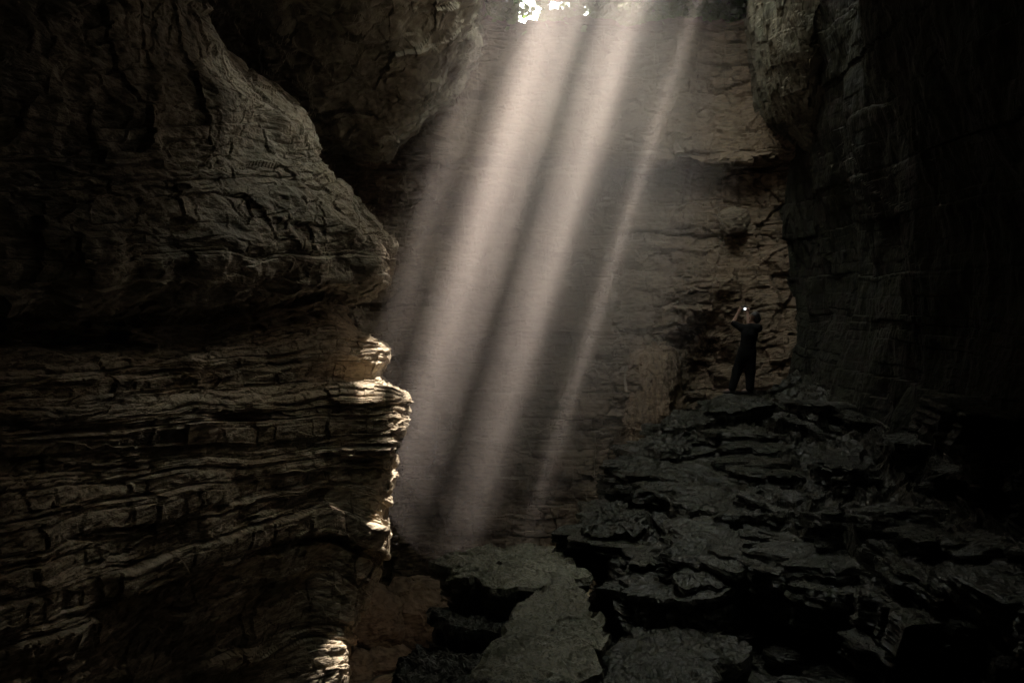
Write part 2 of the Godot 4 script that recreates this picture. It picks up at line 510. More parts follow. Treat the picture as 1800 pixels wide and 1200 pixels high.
func make_back_wall() -> void:
	var root := thing("bedded_wall")
	tag(root, "tall bedded rock wall standing behind the sunbeams", "cave wall", "", "structure")
	var rows := []
	var prof := [[110, 25.5], [44, 21.7], [64, 21.3], [160, 21.2], [262, 20.6], [292, 21.4], [400, 21.5], [520, 21.2], [620, 20.8], [720, 20.6], [820, 20.5], [920, 20.4], [1010, 20.2], [1150, 20.0], [1400, 19.8]]
	var xs := [430, 560, 660, 760, 860, 960, 1060, 1150, 1240, 1340, 1460, 1620]
	var bow := [-0.8, 0.2, 0.4, 0.3, 0.1, 0.0, 0.0, -0.4, -0.1, -0.8, -1.8, -3.0]
	for p in prof:
		var r := []
		for i in xs.size():
			var d: float = p[1] + bow[i]
			if p[0] == 292 and i < 7:
				d -= 0.6
			if p[0] >= 620 and p[0] < 800 and (i == 8):
				d += 1.6
			r.append([xs[i], p[0], d])
		rows.append(r)
	var o := {"bed": 0.62, "bed_amp": 0.10, "seam": 0.05, "block": 1.9, "block_amp": 0.11, "lump": 0.2, "grit": 0.03, "height": 17.0,
		"pal": [C(0.165, 0.122, 0.084), C(0.13, 0.096, 0.065), C(0.105, 0.083, 0.057)]}
	rock_sheet(survey(rows), 560, 620, o, M.back, root, [["rim", 0.143], ["rock_bed", 0.36], ["rock_bed", 0.57], ["rock_bed", 0.79], ["wall_foot", 1.0]])


func make_right_walls() -> void:
	var root := thing("drapery_wall")
	tag(root, "dark fluted rock wall rising over the person on the right", "cave wall", "", "structure")
	var net := survey([
		[[1315, -500, 20.7], [1366, -480, 17.3], [1430, -460, 14.5], [1520, -450, 12], [1640, -430, 10], [1800, -420, 8], [2050, -420, 6], [2500, -500, 4]],
		[[1345, -100, 20.7], [1381, -90, 17.8], [1440, -80, 15.2], [1530, -70, 12.8], [1650, -60, 10.6], [1810, -50, 8.5], [2060, -50, 6.3], [2500, -60, 4.2]],
		[[1365, 150, 20.7], [1401, 150, 18.1], [1455, 150, 15.6], [1540, 150, 13.2], [1660, 150, 11], [1820, 150, 8.8], [2060, 150, 6.5], [2500, 150, 4.4]],
		[[1375, 290, 20.7], [1414, 290, 18.5], [1462, 290, 16.2], [1550, 290, 13.6], [1670, 290, 11.3], [1830, 290, 9], [2070, 290, 6.7], [2500, 290, 4.5]],
		[[1380, 420, 20.7], [1422, 420, 18.8], [1470, 420, 16.6], [1560, 420, 14], [1680, 420, 11.6], [1840, 420, 9.2], [2080, 420, 6.9], [2500, 420, 4.6]],
		[[1385, 540, 20.7], [1426, 540, 18.8], [1474, 540, 16.6], [1565, 540, 14], [1690, 540, 11.6], [1850, 540, 9.2], [2090, 540, 6.9], [2500, 540, 4.6]],
		[[1375, 650, 20.2], [1420, 650, 18.3], [1470, 650, 16.2], [1560, 650, 13.8], [1690, 660, 11.4], [1850, 670, 9], [2090, 690, 6.7], [2500, 730, 4.5]],
		[[1355, 800, 19.2], [1410, 800, 17.7], [1462, 800, 15.6], [1556, 820, 13.2], [1690, 840, 11], [1850, 870, 8.6], [2090, 900, 6.4], [2500, 980, 4.4]],
	])
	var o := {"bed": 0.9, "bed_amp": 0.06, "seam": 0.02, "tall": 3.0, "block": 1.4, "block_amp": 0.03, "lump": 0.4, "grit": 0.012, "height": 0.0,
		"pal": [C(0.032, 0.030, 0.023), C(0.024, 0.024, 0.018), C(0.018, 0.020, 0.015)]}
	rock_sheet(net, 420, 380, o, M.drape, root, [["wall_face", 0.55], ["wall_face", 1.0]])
	var rec := thing("rim_wall")
	tag(rec, "shadowed smooth rock wall set back above the pale rim edge", "cave wall", "", "structure")
	var back := survey([
		[[1030, -260, 27], [1090, -260, 25], [1180, -260, 24.2], [1300, -260, 23.4], [1420, -260, 22]],
		[[1050, -100, 26.5], [1105, -100, 24.8], [1190, -100, 24], [1300, -100, 23], [1420, -100, 21.6]],
		[[1075, 0, 26], [1120, 0, 24.4], [1195, 0, 23.6], [1300, 0, 22.6], [1420, 0, 21.4]],
		[[1090, 60, 26], [1130, 60, 24], [1200, 60, 23.2], [1300, 60, 22.2], [1420, 60, 21.2]],
	])
	rock_sheet(back, 120, 120, {"bed": 1.2, "bed_amp": 0.05, "seam": 0.02, "block": 1.2, "block_amp": 0.04, "lump": 0.2, "grit": 0.012, "height": 0.0,
		"pal": [C(0.20, 0.19, 0.13), C(0.15, 0.15, 0.10), C(0.12, 0.13, 0.08)]}, M.ceiling, rec, [["wall_face", 1.0]])
	var drape := thing("rock_curtain")
	tag(drape, "fluted hanging rock curtain tapering to a tip above the person", "rock curtain", "", "structure")
	net = survey([
		[[1310, -420, 20.5], [1318, -420, 17.6], [1350, -420, 15.6], [1400, -420, 14.6], [1450, -420, 14.4], [1510, -420, 14.8], [1560, -420, 17]],
		[[1318, -120, 20.5], [1326, -120, 17.8], [1356, -120, 16], [1404, -120, 15], [1452, -120, 14.8], [1510, -120, 15], [1550, -120, 17]],
		[[1322, 40, 20.5], [1330, 40, 18], [1358, 40, 16.4], [1404, 40, 15.4], [1450, 40, 15.2], [1500, 40, 15.5], [1530, 40, 17.4]],
		[[1330, 130, 20.5], [1338, 130, 18.2], [1364, 130, 16.8], [1406, 130, 15.9], [1446, 130, 15.7], [1486, 130, 16], [1510, 130, 17.6]],
		[[1338, 195, 20.5], [1346, 196, 18.6], [1372, 200, 17.3], [1410, 205, 16.5], [1442, 210, 16.3], [1472, 215, 16.6], [1490, 220, 17.8]],
		[[1350, 222, 20.5], [1358, 224, 19], [1382, 236, 17.9], [1414, 250, 17.2], [1440, 258, 17], [1462, 262, 17.2], [1474, 262, 18]],
		[[1362, 236, 20.8], [1370, 238, 19.6], [1390, 246, 18.6], [1418, 262, 18], [1440, 274, 17.8], [1456, 278, 17.9], [1464, 276, 18.4]],
		[[1372, 225, 22.5], [1380, 228, 21.5], [1396, 236, 21], [1418, 250, 20.6], [1438, 262, 20.4], [1452, 266, 20.4], [1460, 266, 20.6]],
	])
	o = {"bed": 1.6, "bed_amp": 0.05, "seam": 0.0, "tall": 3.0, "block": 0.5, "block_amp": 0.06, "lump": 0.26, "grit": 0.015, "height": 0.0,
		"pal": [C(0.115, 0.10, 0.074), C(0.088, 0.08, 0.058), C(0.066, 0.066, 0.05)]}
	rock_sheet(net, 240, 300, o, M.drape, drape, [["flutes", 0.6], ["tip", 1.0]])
	var col := thing("flowstone_column")
	tag(col, "pale streaked flowstone column beside the dark niche left of the person", "flowstone", "", "structure")
	net = survey([
		[[1080, 540, 21.8], [1104, 560, 21.3], [1130, 580, 21.0], [1160, 600, 20.8], [1184, 612, 20.8], [1200, 615, 21.8]],
		[[1082, 640, 21.6], [1106, 640, 20.6], [1132, 640, 20.2], [1160, 640, 20.0], [1184, 640, 20.3], [1196, 640, 21.8]],
		[[1080, 710, 21.6], [1106, 710, 20.4], [1132, 710, 20.0], [1160, 710, 19.8], [1186, 710, 20.2], [1198, 710, 21.8]],
		[[1078, 800, 21.4], [1104, 800, 20.2], [1132, 800, 19.8], [1164, 800, 19.7], [1190, 800, 20.1], [1204, 800, 21.8]],
		[[1070, 960, 21.4], [1100, 960, 20.0], [1132, 960, 19.6], [1170, 960, 19.5], [1200, 960, 20], [1216, 960, 21.8]],
	])
	o = {"bed": 2.0, "bed_amp": 0.03, "seam": 0.0, "tall": 3.0, "block": 0.4, "block_amp": 0.07, "lump": 0.2, "grit": 0.03, "height": 0.0,
		"pal": [C(0.23, 0.17, 0.115), C(0.17, 0.125, 0.085), C(0.13, 0.10, 0.07)]}
	rock_sheet(net, 100, 200, o, M.drape, col, [["flutes", 1.0]])


# ------------------------------------------------------------------ broken slabs
# A slab of bedded rock: outline in the x-z plane (its top at y = 0), with a broken stepped edge.
func slab_mesh(outline: PackedVector2Array, thick: float, layers: int, n: int, rough: float, s: int, pal: Array, spill := 0.0) -> ArrayMesh:
	var r := RandomNumberGenerator.new()
	r.seed = s
	var per := [0.0]
	var m := outline.size()
	for i in m:
		per.append(per[i] + outline[i].distance_to(outline[(i + 1) % m]))
	var total: float = per[m]
	var mid := Vector2.ZERO
	for p in outline:
		mid += p / m
	var ring := PackedVector2Array()
	var k := 0
	for i in n:
		var at := total * i / n
		while per[k + 1] < at:
			k += 1
		var q := outline[k].lerp(outline[(k + 1) % m], (at - per[k]) / (per[k + 1] - per[k]))
		var away := (q - mid).normalized()
		var jag := n_mid.get_noise_3d(q.x * 1.3 + s, s * 3.1, q.y * 1.3) * 1.2 + 0.5 * n_chip.get_noise_3d(q.x * 3.0 + s, 0.0, q.y * 3.0)
		ring.append(q + away * jag * rough * 3.0)
	var verts := PackedVector3Array()
	var cols := PackedColorArray()
	var rows := 0
	var add := func(scale: float, y: float, push: float, bump: float) -> void:
		for i in n:
			var q := mid + (ring[i] - mid) * scale
			var away := (ring[i] - mid).normalized()
			q += away * push
			var a := n_mid.get_noise_3d(q.x * 1.6 + s * 2.0, y * 3.0, q.y * 1.6)
			var f := n_fine.get_noise_3d(q.x * 1.3 + s, y * 2.0, q.y * 1.3)
			var c := n_chip.get_noise_3d(q.x * 3.2 + s, y * 9.0, q.y * 3.2)
			q += away * (f * 0.35 + c * 0.4) * rough * (1.0 if scale >= 1.0 else 0.0)
			var p := Vector3(q.x, y + bump * (a + 0.5 * f + 0.6 * c * (0.3 if scale < 0.98 else 0.1)), q.y)
			verts.append(p)
			cols.append(tint_at(p + Vector3(s, 0, s), p.y * 2.0 + s, pal))
	var inner := 11 if n < 140 else 46
	for q in inner:
		var sc := 0.02 + 0.97 * pow((q + 0.5) / inner, 0.8)
		add.call(sc, -0.02 * sc * sc, 0.0, rough * (0.9 if n < 140 else 1.4))
		rows += 1
	var y := -0.012
	for l in layers:
		var h: float = thick / layers * r.randf_range(0.7, 1.3)
		var out: float = r.randf_range(-0.6, 0.5) * rough * 1.6 - spill * float(l) / layers
		add.call(1.0, y, out, rough * 0.15)
		add.call(1.0, y - h * 0.45, out + rough * 0.1, rough * 0.15)
		add.call(1.0, y - h * 0.88, out, rough * 0.15)
		add.call(1.0, y - h * 0.97, out - rough * 1.1, rough * 0.1)
		y -= h
		rows += 4
	add.call(0.7, y - 0.02, -spill, 0.0)
	add.call(0.05, y - 0.03, 0.0, 0.0)
	rows += 2
	var idx := PackedInt32Array()
	for j in rows - 1:
		for i in n:
			var a := j * n + i
			var b := j * n + (i + 1) % n
			idx.append_array([a, b, a + n, b, b + n, a + n])
	var arr := []
	arr.resize(Mesh.ARRAY_MAX)
	arr[Mesh.ARRAY_VERTEX] = verts
	arr[Mesh.ARRAY_COLOR] = cols
	arr[Mesh.ARRAY_INDEX] = idx
	var mesh := ArrayMesh.new()
	mesh.add_surface_from_arrays(Mesh.PRIMITIVE_TRIANGLES, arr)
	return mesh


var mound_net := []
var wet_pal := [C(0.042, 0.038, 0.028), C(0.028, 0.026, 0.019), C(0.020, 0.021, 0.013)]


func make_mound() -> void:
	var root := thing("rock_terrace")
	tag(root, "wet black terrace of broken rock slabs under the person", "rock terrace", "", "structure")
	mound_net = survey([
		[[985, 1400, 14.5], [1050, 1200, 15.4], [1100, 1000, 16.4], [1190, 900, 17.6], [1280, 850, 18.8], [1420, 800, 20], [1520, 720, 19.5], [1680, 720, 15.5], [1950, 750, 11], [2500, 800, 7.5]],
		[[990, 1000, 12.9], [1066, 880, 13.9], [1112, 790, 14.9], [1190, 735, 15.9], [1276, 706, 17.0], [1400, 660, 18.0], [1505, 634, 17.6], [1660, 645, 14], [1910, 675, 9.9], [2410, 700, 6.3]],
		[[1006, 950, 12.5], [1072, 862, 13.5], [1118, 785, 14.5], [1192, 728, 15.5], [1276, 704, 16.5], [1404, 662, 17.4], [1505, 640, 16.8], [1655, 655, 13.4], [1905, 685, 9.4], [2400, 710, 6]],
		[[1008, 985, 12.1], [1095, 890, 12.9], [1155, 815, 13.8], [1232, 765, 14.7], [1332, 735, 15.5], [1450, 702, 15.7], [1560, 692, 14.5], [1720, 710, 11.5], [1950, 750, 8.5], [2400, 810, 5.5]],
		[[1010, 1020, 11.5], [1112, 945, 12], [1192, 875, 12.6], [1290, 815, 13.2], [1390, 785, 13.6], [1500, 762, 13.2], [1620, 762, 12], [1780, 790, 9.8], [2000, 850, 7.4], [2500, 910, 5]],
		[[1025, 1080, 10.8], [1122, 1010, 11.1], [1220, 945, 11.3], [1320, 895, 11.5], [1430, 865, 11.5], [1550, 855, 11], [1680, 865, 10], [1850, 905, 8.2], [2100, 965, 6.2], [2600, 1060, 4.4]],
		[[1012, 1015, 11.0], [1120, 990, 10.9], [1220, 968, 10.8], [1340, 948, 10.7], [1450, 952, 10.3], [1570, 970, 9.6], [1690, 995, 8.8], [1860, 1040, 7.6], [2100, 1100, 6], [2600, 1250, 4.2]],
		[[1022, 1110, 11.2], [1130, 1095, 11.2], [1235, 1085, 11.1], [1345, 1078, 11], [1455, 1088, 10.6], [1575, 1112, 9.9], [1695, 1142, 9.1], [1865, 1200, 7.9], [2100, 1270, 6.3], [2600, 1420, 4.5]],
		[[1000, 1250, 9.6], [1120, 1225, 9.7], [1235, 1210, 9.7], [1345, 1205, 9.6], [1455, 1220, 9.2], [1580, 1250, 8.6], [1705, 1290, 7.8], [1880, 1360, 6.8], [2130, 1450, 5.4], [2650, 1650, 3.8]],
		[[900, 1900, 6], [1050, 1850, 6], [1220, 1800, 6], [1380, 1800, 5.8], [1540, 1800, 5.5], [1700, 1850, 5.1], [1880, 1900, 4.6], [2120, 2000, 3.9], [2500, 2200, 3], [3200, 2600, 2.2]],
	])
	for r in mound_net:
		for k in r.size():
			r[k] += Vector3(0.5 if k < 2 else 0.1, -0.30, 0)
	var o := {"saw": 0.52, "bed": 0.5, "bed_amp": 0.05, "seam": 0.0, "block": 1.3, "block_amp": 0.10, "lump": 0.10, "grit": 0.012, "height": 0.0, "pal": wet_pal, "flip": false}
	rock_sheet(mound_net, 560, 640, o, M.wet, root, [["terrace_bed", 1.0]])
	# a few shapes of plate, laid over the bed again and again at their own size, turn and tilt
	var shapes := []
	rng.seed = 21
	for s in 16:
		var line := PackedVector2Array()
		var n := rng.randi_range(6, 9)
		for i in n:
			var a := TAU * (i + rng.randf_range(-0.28, 0.28)) / n
			line.append(Vector2(cos(a), sin(a)) * rng.randf_range(0.72, 1.15))
		shapes.append(slab_mesh(line, rng.randf_range(0.4, 0.8), rng.randi_range(4, 7), 110, 0.08, 100 + s, wet_pal, rng.randf_range(0.0, 0.2)))
	var grid := spread(mound_net, 90, 90)
	var count := 0
	for j in range(26, 84, 4):
		var row: PackedVector3Array = grid[j]
		var i := 8 + rng.randi_range(0, 3)
		while i < 78 and count < 296:
			var p: Vector3 = row[i] + Vector3(rng.randf_range(-0.2, 0.2), 0, rng.randf_range(-0.25, 0.25))
			var big := rng.randf_range(0.4, 0.75) * (1.45 if rng.randf() < 0.3 else 1.0)
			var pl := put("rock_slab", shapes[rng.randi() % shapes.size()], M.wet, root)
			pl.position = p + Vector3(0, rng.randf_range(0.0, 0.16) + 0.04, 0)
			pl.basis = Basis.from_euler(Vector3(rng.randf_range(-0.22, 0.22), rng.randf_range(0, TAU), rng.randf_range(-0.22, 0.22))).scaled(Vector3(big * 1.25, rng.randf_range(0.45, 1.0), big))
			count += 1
			i += rng.randi_range(10, 18)


func slab_at(called: String, label: String, corners: Array, thick: float, layers: int, n: int, rough: float, s: int, mat: Material, pal: Array, spill := 0.0, group := "") -> void:
	# corners: surveyed points round the top; the slab lies in the plane that fits them best
	var pts := []
	var mid := Vector3.ZERO
	for c in corners:
		pts.append(S(c[0], c[1], c[2]))
		mid += pts[-1] / corners.size()
	var normal := Vector3.ZERO
	for i in pts.size():
		normal += (pts[i] - mid).cross(pts[(i + 1) % pts.size()] - mid)
	normal = normal.normalized()
	if normal.y < 0:
		normal = -normal
	var ex := Vector3.RIGHT - normal * normal.x
	ex = ex.normalized()
	var ez := ex.cross(normal)
	var line := PackedVector2Array()
	for p in pts:
		line.append(Vector2((p - mid).dot(ex), (p - mid).dot(ez)))
	var o := put(called, slab_mesh(line, thick, layers, n, rough, s, pal, spill), mat)
	o.transform = Transform3D(Basis(ex, normal, ez), mid)
	tag(o, label, "rock slab", group)


func make_slabs() -> void:
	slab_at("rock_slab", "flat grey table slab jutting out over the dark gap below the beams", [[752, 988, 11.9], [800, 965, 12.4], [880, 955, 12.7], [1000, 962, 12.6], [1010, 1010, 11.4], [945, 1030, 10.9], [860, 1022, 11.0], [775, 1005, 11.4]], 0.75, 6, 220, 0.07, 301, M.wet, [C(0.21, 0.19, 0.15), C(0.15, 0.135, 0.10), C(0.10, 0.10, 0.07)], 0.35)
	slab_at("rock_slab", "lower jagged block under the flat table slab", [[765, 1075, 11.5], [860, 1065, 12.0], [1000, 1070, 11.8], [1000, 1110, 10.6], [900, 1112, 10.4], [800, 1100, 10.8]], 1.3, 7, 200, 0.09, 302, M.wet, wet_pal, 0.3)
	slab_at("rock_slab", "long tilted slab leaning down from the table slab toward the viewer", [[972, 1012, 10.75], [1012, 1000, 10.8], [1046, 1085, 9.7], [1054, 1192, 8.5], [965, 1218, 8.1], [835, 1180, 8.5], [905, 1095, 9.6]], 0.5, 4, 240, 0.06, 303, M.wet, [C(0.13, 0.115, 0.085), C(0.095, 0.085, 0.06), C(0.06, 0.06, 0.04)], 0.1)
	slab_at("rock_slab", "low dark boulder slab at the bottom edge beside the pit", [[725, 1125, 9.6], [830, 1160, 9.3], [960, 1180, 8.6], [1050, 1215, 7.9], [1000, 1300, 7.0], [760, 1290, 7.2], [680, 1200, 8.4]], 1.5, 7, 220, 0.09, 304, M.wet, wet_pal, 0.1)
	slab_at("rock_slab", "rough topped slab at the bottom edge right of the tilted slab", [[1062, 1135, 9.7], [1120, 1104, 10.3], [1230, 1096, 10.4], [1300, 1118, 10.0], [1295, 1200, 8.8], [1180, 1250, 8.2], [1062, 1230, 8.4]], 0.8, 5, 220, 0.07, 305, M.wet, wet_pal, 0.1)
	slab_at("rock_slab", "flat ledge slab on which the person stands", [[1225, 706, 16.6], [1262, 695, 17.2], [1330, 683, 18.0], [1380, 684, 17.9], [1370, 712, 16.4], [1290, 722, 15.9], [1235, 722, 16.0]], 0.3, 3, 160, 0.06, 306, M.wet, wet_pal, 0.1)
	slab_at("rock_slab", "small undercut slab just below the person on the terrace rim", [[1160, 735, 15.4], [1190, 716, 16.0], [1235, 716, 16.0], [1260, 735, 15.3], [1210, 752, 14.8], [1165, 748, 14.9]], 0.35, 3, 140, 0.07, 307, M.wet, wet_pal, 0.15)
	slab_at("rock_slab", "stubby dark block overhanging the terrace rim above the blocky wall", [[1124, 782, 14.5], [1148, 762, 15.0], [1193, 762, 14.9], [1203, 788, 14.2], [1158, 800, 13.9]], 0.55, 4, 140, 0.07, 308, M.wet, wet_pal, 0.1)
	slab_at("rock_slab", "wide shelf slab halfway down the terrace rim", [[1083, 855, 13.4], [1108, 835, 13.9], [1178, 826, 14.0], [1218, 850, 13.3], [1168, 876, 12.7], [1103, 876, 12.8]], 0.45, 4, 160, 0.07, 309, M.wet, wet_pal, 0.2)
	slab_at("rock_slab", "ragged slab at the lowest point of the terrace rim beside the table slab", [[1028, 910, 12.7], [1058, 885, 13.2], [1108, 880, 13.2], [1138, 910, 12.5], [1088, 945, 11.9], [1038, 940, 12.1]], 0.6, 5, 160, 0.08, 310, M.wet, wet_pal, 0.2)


# ------------------------------------------------------------------ pit with rounded boulders
func boulder(called: String, label: String, at: Vector3, size: Vector3, turn: Vector3, s: int, square: float, pal: Array, mat: Material) -> void:
	var nu := 96
	var nv := 64
	var verts := PackedVector3Array()
	var cols := PackedColorArray()
	for j in nv + 1:
		for i in nu + 1:
			var a := TAU * i / nu
			var b := PI * j / nv
			var d := Vector3(sin(b) * cos(a), cos(b), sin(b) * sin(a))
			var k := pow(pow(absf(d.x), square) + pow(absf(d.y), square) + pow(absf(d.z), square), -1.0 / square)
			var p := d * k
			p = Vector3(p.x * size.x, p.y * size.y, p.z * size.z)
			p += d * (0.16 * n_mid.get_noise_3d(p.x + s, p.y, p.z) + 0.03 * n_fine.get_noise_3d(p.x + s, p.y, p.z) + 0.05 * n_chip.get_noise_3d(p.x * 1.6 + s, p.y * 2.4, p.z * 1.6))
			verts.append(p)
			cols.append(tint_at(p + Vector3(s, 0, 0), p.y + s, pal))
	var idx := PackedInt32Array()
	for j in nv:
		for i in nu:
			var q := j * (nu + 1) + i
			idx.append_array([q, q + 1, q + nu + 1, q + 1, q + nu + 2, q + nu + 1])
	var arr := []
	arr.resize(Mesh.ARRAY_MAX)
	arr[Mesh.ARRAY_VERTEX] = verts
	arr[Mesh.ARRAY_COLOR] = cols
	arr[Mesh.ARRAY_INDEX] = idx
	var mesh := ArrayMesh.new()
	mesh.add_surface_from_arrays(Mesh.PRIMITIVE_TRIANGLES, arr)
	var o := put(called, mesh, mat)
	o.transform = Transform3D(Basis.from_euler(turn), at)
	tag(o, label, "boulder")


func make_pit() -> void:
	var sand := thing("pit_floor")
	tag(sand, "pale sandy floor of the pit where the beams land", "ground", "", "structure")
	var net := []
	for z in [-21.5, -19.5, -18.0, -16.5, -15.0, -13.5, -12.0]:
		var r := []
		for x in [-7.0, -5.0, -3.5, -2.0, -0.5, 1.0, 3.0]:
			r.append(Vector3(x, -6.1 + 0.25 * sin(x * 1.3 + z) + maxf(0.0, absf(x + 1.5) - 2.5) * 0.25 - maxf(0.0, -16.0 - z) * 0.5, z))
		net.append(r)
	rock_sheet(net, 120, 120, {"bed": 3.0, "bed_amp": 0.0, "seam": 0.0, "block": 1.0, "block_amp": 0.03, "lump": 0.12, "grit": 0.012, "height": 0.0,
		"pal": [C(0.50, 0.39, 0.28), C(0.45, 0.34, 0.24), C(0.40, 0.32, 0.23)]}, M.back, sand, [["sand_bed", 1.0]])
	var shelf := thing("pit_shelf")
	tag(shelf, "pale sloping shelf in the chasm behind the table slab where the beams land", "ledge", "", "structure")
	var steps := []
	for c in [[-13.0, -0.2], [-13.7, 0.0], [-14.6, 0.0], [-15.6, -0.1], [-16.4, -0.5]]:
		var r := []
		for x in [[-1.5, -9.0], [-1.2, -5.4], [-1.0, -4.3], [-0.6, -3.95], [-0.1, -3.8], [0.6, -3.7], [1.4, -3.8]]:
			r.append(Vector3(x[0], x[1] + c[1] - 0.2, c[0]))
		steps.append(r)
	rock_sheet(steps, 120, 100, {"bed": 0.4, "bed_amp": 0.04, "seam": 0.02, "block": 0.8, "block_amp": 0.04, "lump": 0.1, "grit": 0.012, "height": 0.0,
		"pal": [C(0.50, 0.39, 0.28), C(0.45, 0.34, 0.24), C(0.40, 0.32, 0.23)]}, M.back, shelf, [["shelf_rock", 1.0]])
	var red := [C(0.34, 0.25, 0.18), C(0.26, 0.185, 0.13), C(0.20, 0.155, 0.115)]
	boulder("boulder", "round capped boulder wedged beside the foot of the stepped cliff", S(652, 1085, 18.0), Vector3(0.85, 0.7, 0.8), Vector3(0.1, 0.3, -0.5), 3, 2.6, red, M.back)
	boulder("boulder", "smooth reddish boulder lowest in the pit beside the cliff foot", S(640, 1205, 17.6), Vector3(1.15, 1.0, 0.9), Vector3(0, 0.5, -0.3), 8, 2.8, red, M.back)
	boulder("boulder", "upright brown block standing in the pit left of the table slab", S(742, 1120, 18.6), Vector3(0.7, 1.3, 0.7), Vector3(0.05, 0.5, 0.06), 15, 4.0, red, M.back)
	boulder("boulder", "broad brown boulder filling the bottom of the pit", S(720, 1330, 17.5), Vector3(1.6, 0.9, 1.4), Vector3(0, 0.2, 0.1), 19, 3.0, red, M.back)
	boulder("boulder", "pale loose boulder lodged high on the wall above the person", S(1292, 385, 20.9), Vector3(0.40, 0.26, 0.32), Vector3(0.2, 0.4, 0.25), 27, 3.0, [C(0.21, 0.17, 0.12), C(0.17, 0.135, 0.095), C(0.13, 0.105, 0.075)], M.cliff)


# ------------------------------------------------------------------ trees over the opening
func leaf_mesh(l: float, w: float) -> ArrayMesh:
	var v := PackedVector3Array([Vector3(0, 0, 0), Vector3(-w, -0.12 * w, 0.45 * l), Vector3(0, 0.1 * w, 0.45 * l), Vector3(w, -0.12 * w, 0.45 * l), Vector3(0, -0.1 * l, l)])
	var idx := PackedInt32Array([0, 2, 1, 0, 3, 2, 1, 2, 4, 2, 3, 4])
	var arr := []
	arr.resize(Mesh.ARRAY_MAX)
	arr[Mesh.ARRAY_VERTEX] = v
	arr[Mesh.ARRAY_INDEX] = idx
	var mesh := ArrayMesh.new()
	mesh.add_surface_from_arrays(Mesh.PRIMITIVE_TRIANGLES, arr)
	return mesh


func tube(st: SurfaceTool, pts: Array, r0: float, r1: float, sides := 7) -> void:
	var rings := []
	for k in pts.size():
		var dir: Vector3 = (pts[mini(k + 1, pts.size() - 1)] - pts[maxi(k - 1, 0)]).normalized()
		var side := dir.cross(Vector3(0.31, 0.2, 0.93)).normalized()
		var other := dir.cross(side)
		var r := lerpf(r0, r1, float(k) / (pts.size() - 1))
		var ring := []
		for i in sides:
			var a := TAU * i / sides
			ring.append(pts[k] + (side * cos(a) + other * sin(a)) * r)
		rings.append(ring)
	for k in pts.size() - 1:
		for i in sides:
			var j := (i + 1) % sides
			for q in [rings[k][i], rings[k + 1][i], rings[k][j], rings[k][j], rings[k + 1][i], rings[k + 1][j]]:
				st.add_vertex(q)


func in_gap(p: Vector3, margin: float) -> bool:
	var c := cam_basis.inverse() * (p - EYE)
	var a := c.x - SUN_SLOPE * c.y
	for g in gaps:
		var u: float = (a - g[0]) / (g[1] + margin)
		var w: float = (-c.z - g[2]) / (g[3] + margin)
		if u * u + w * w < 1.0:
			return true
	return false


func leaves(parent: Node3D, mesh: Mesh, where: Array) -> void:
	var mm := MultiMesh.new()
	mm.transform_format = MultiMesh.TRANSFORM_3D
	mm.mesh = mesh
	mm.instance_count = where.size()
	for i in where.size():
		mm.set_instance_transform(i, where[i])
	var o := MultiMeshInstance3D.new()
	o.name = "crown"
	o.multimesh = mm
	o.material_override = M.leaf
	o.set_meta("kind", "stuff")
	parent.add_child(o, true)


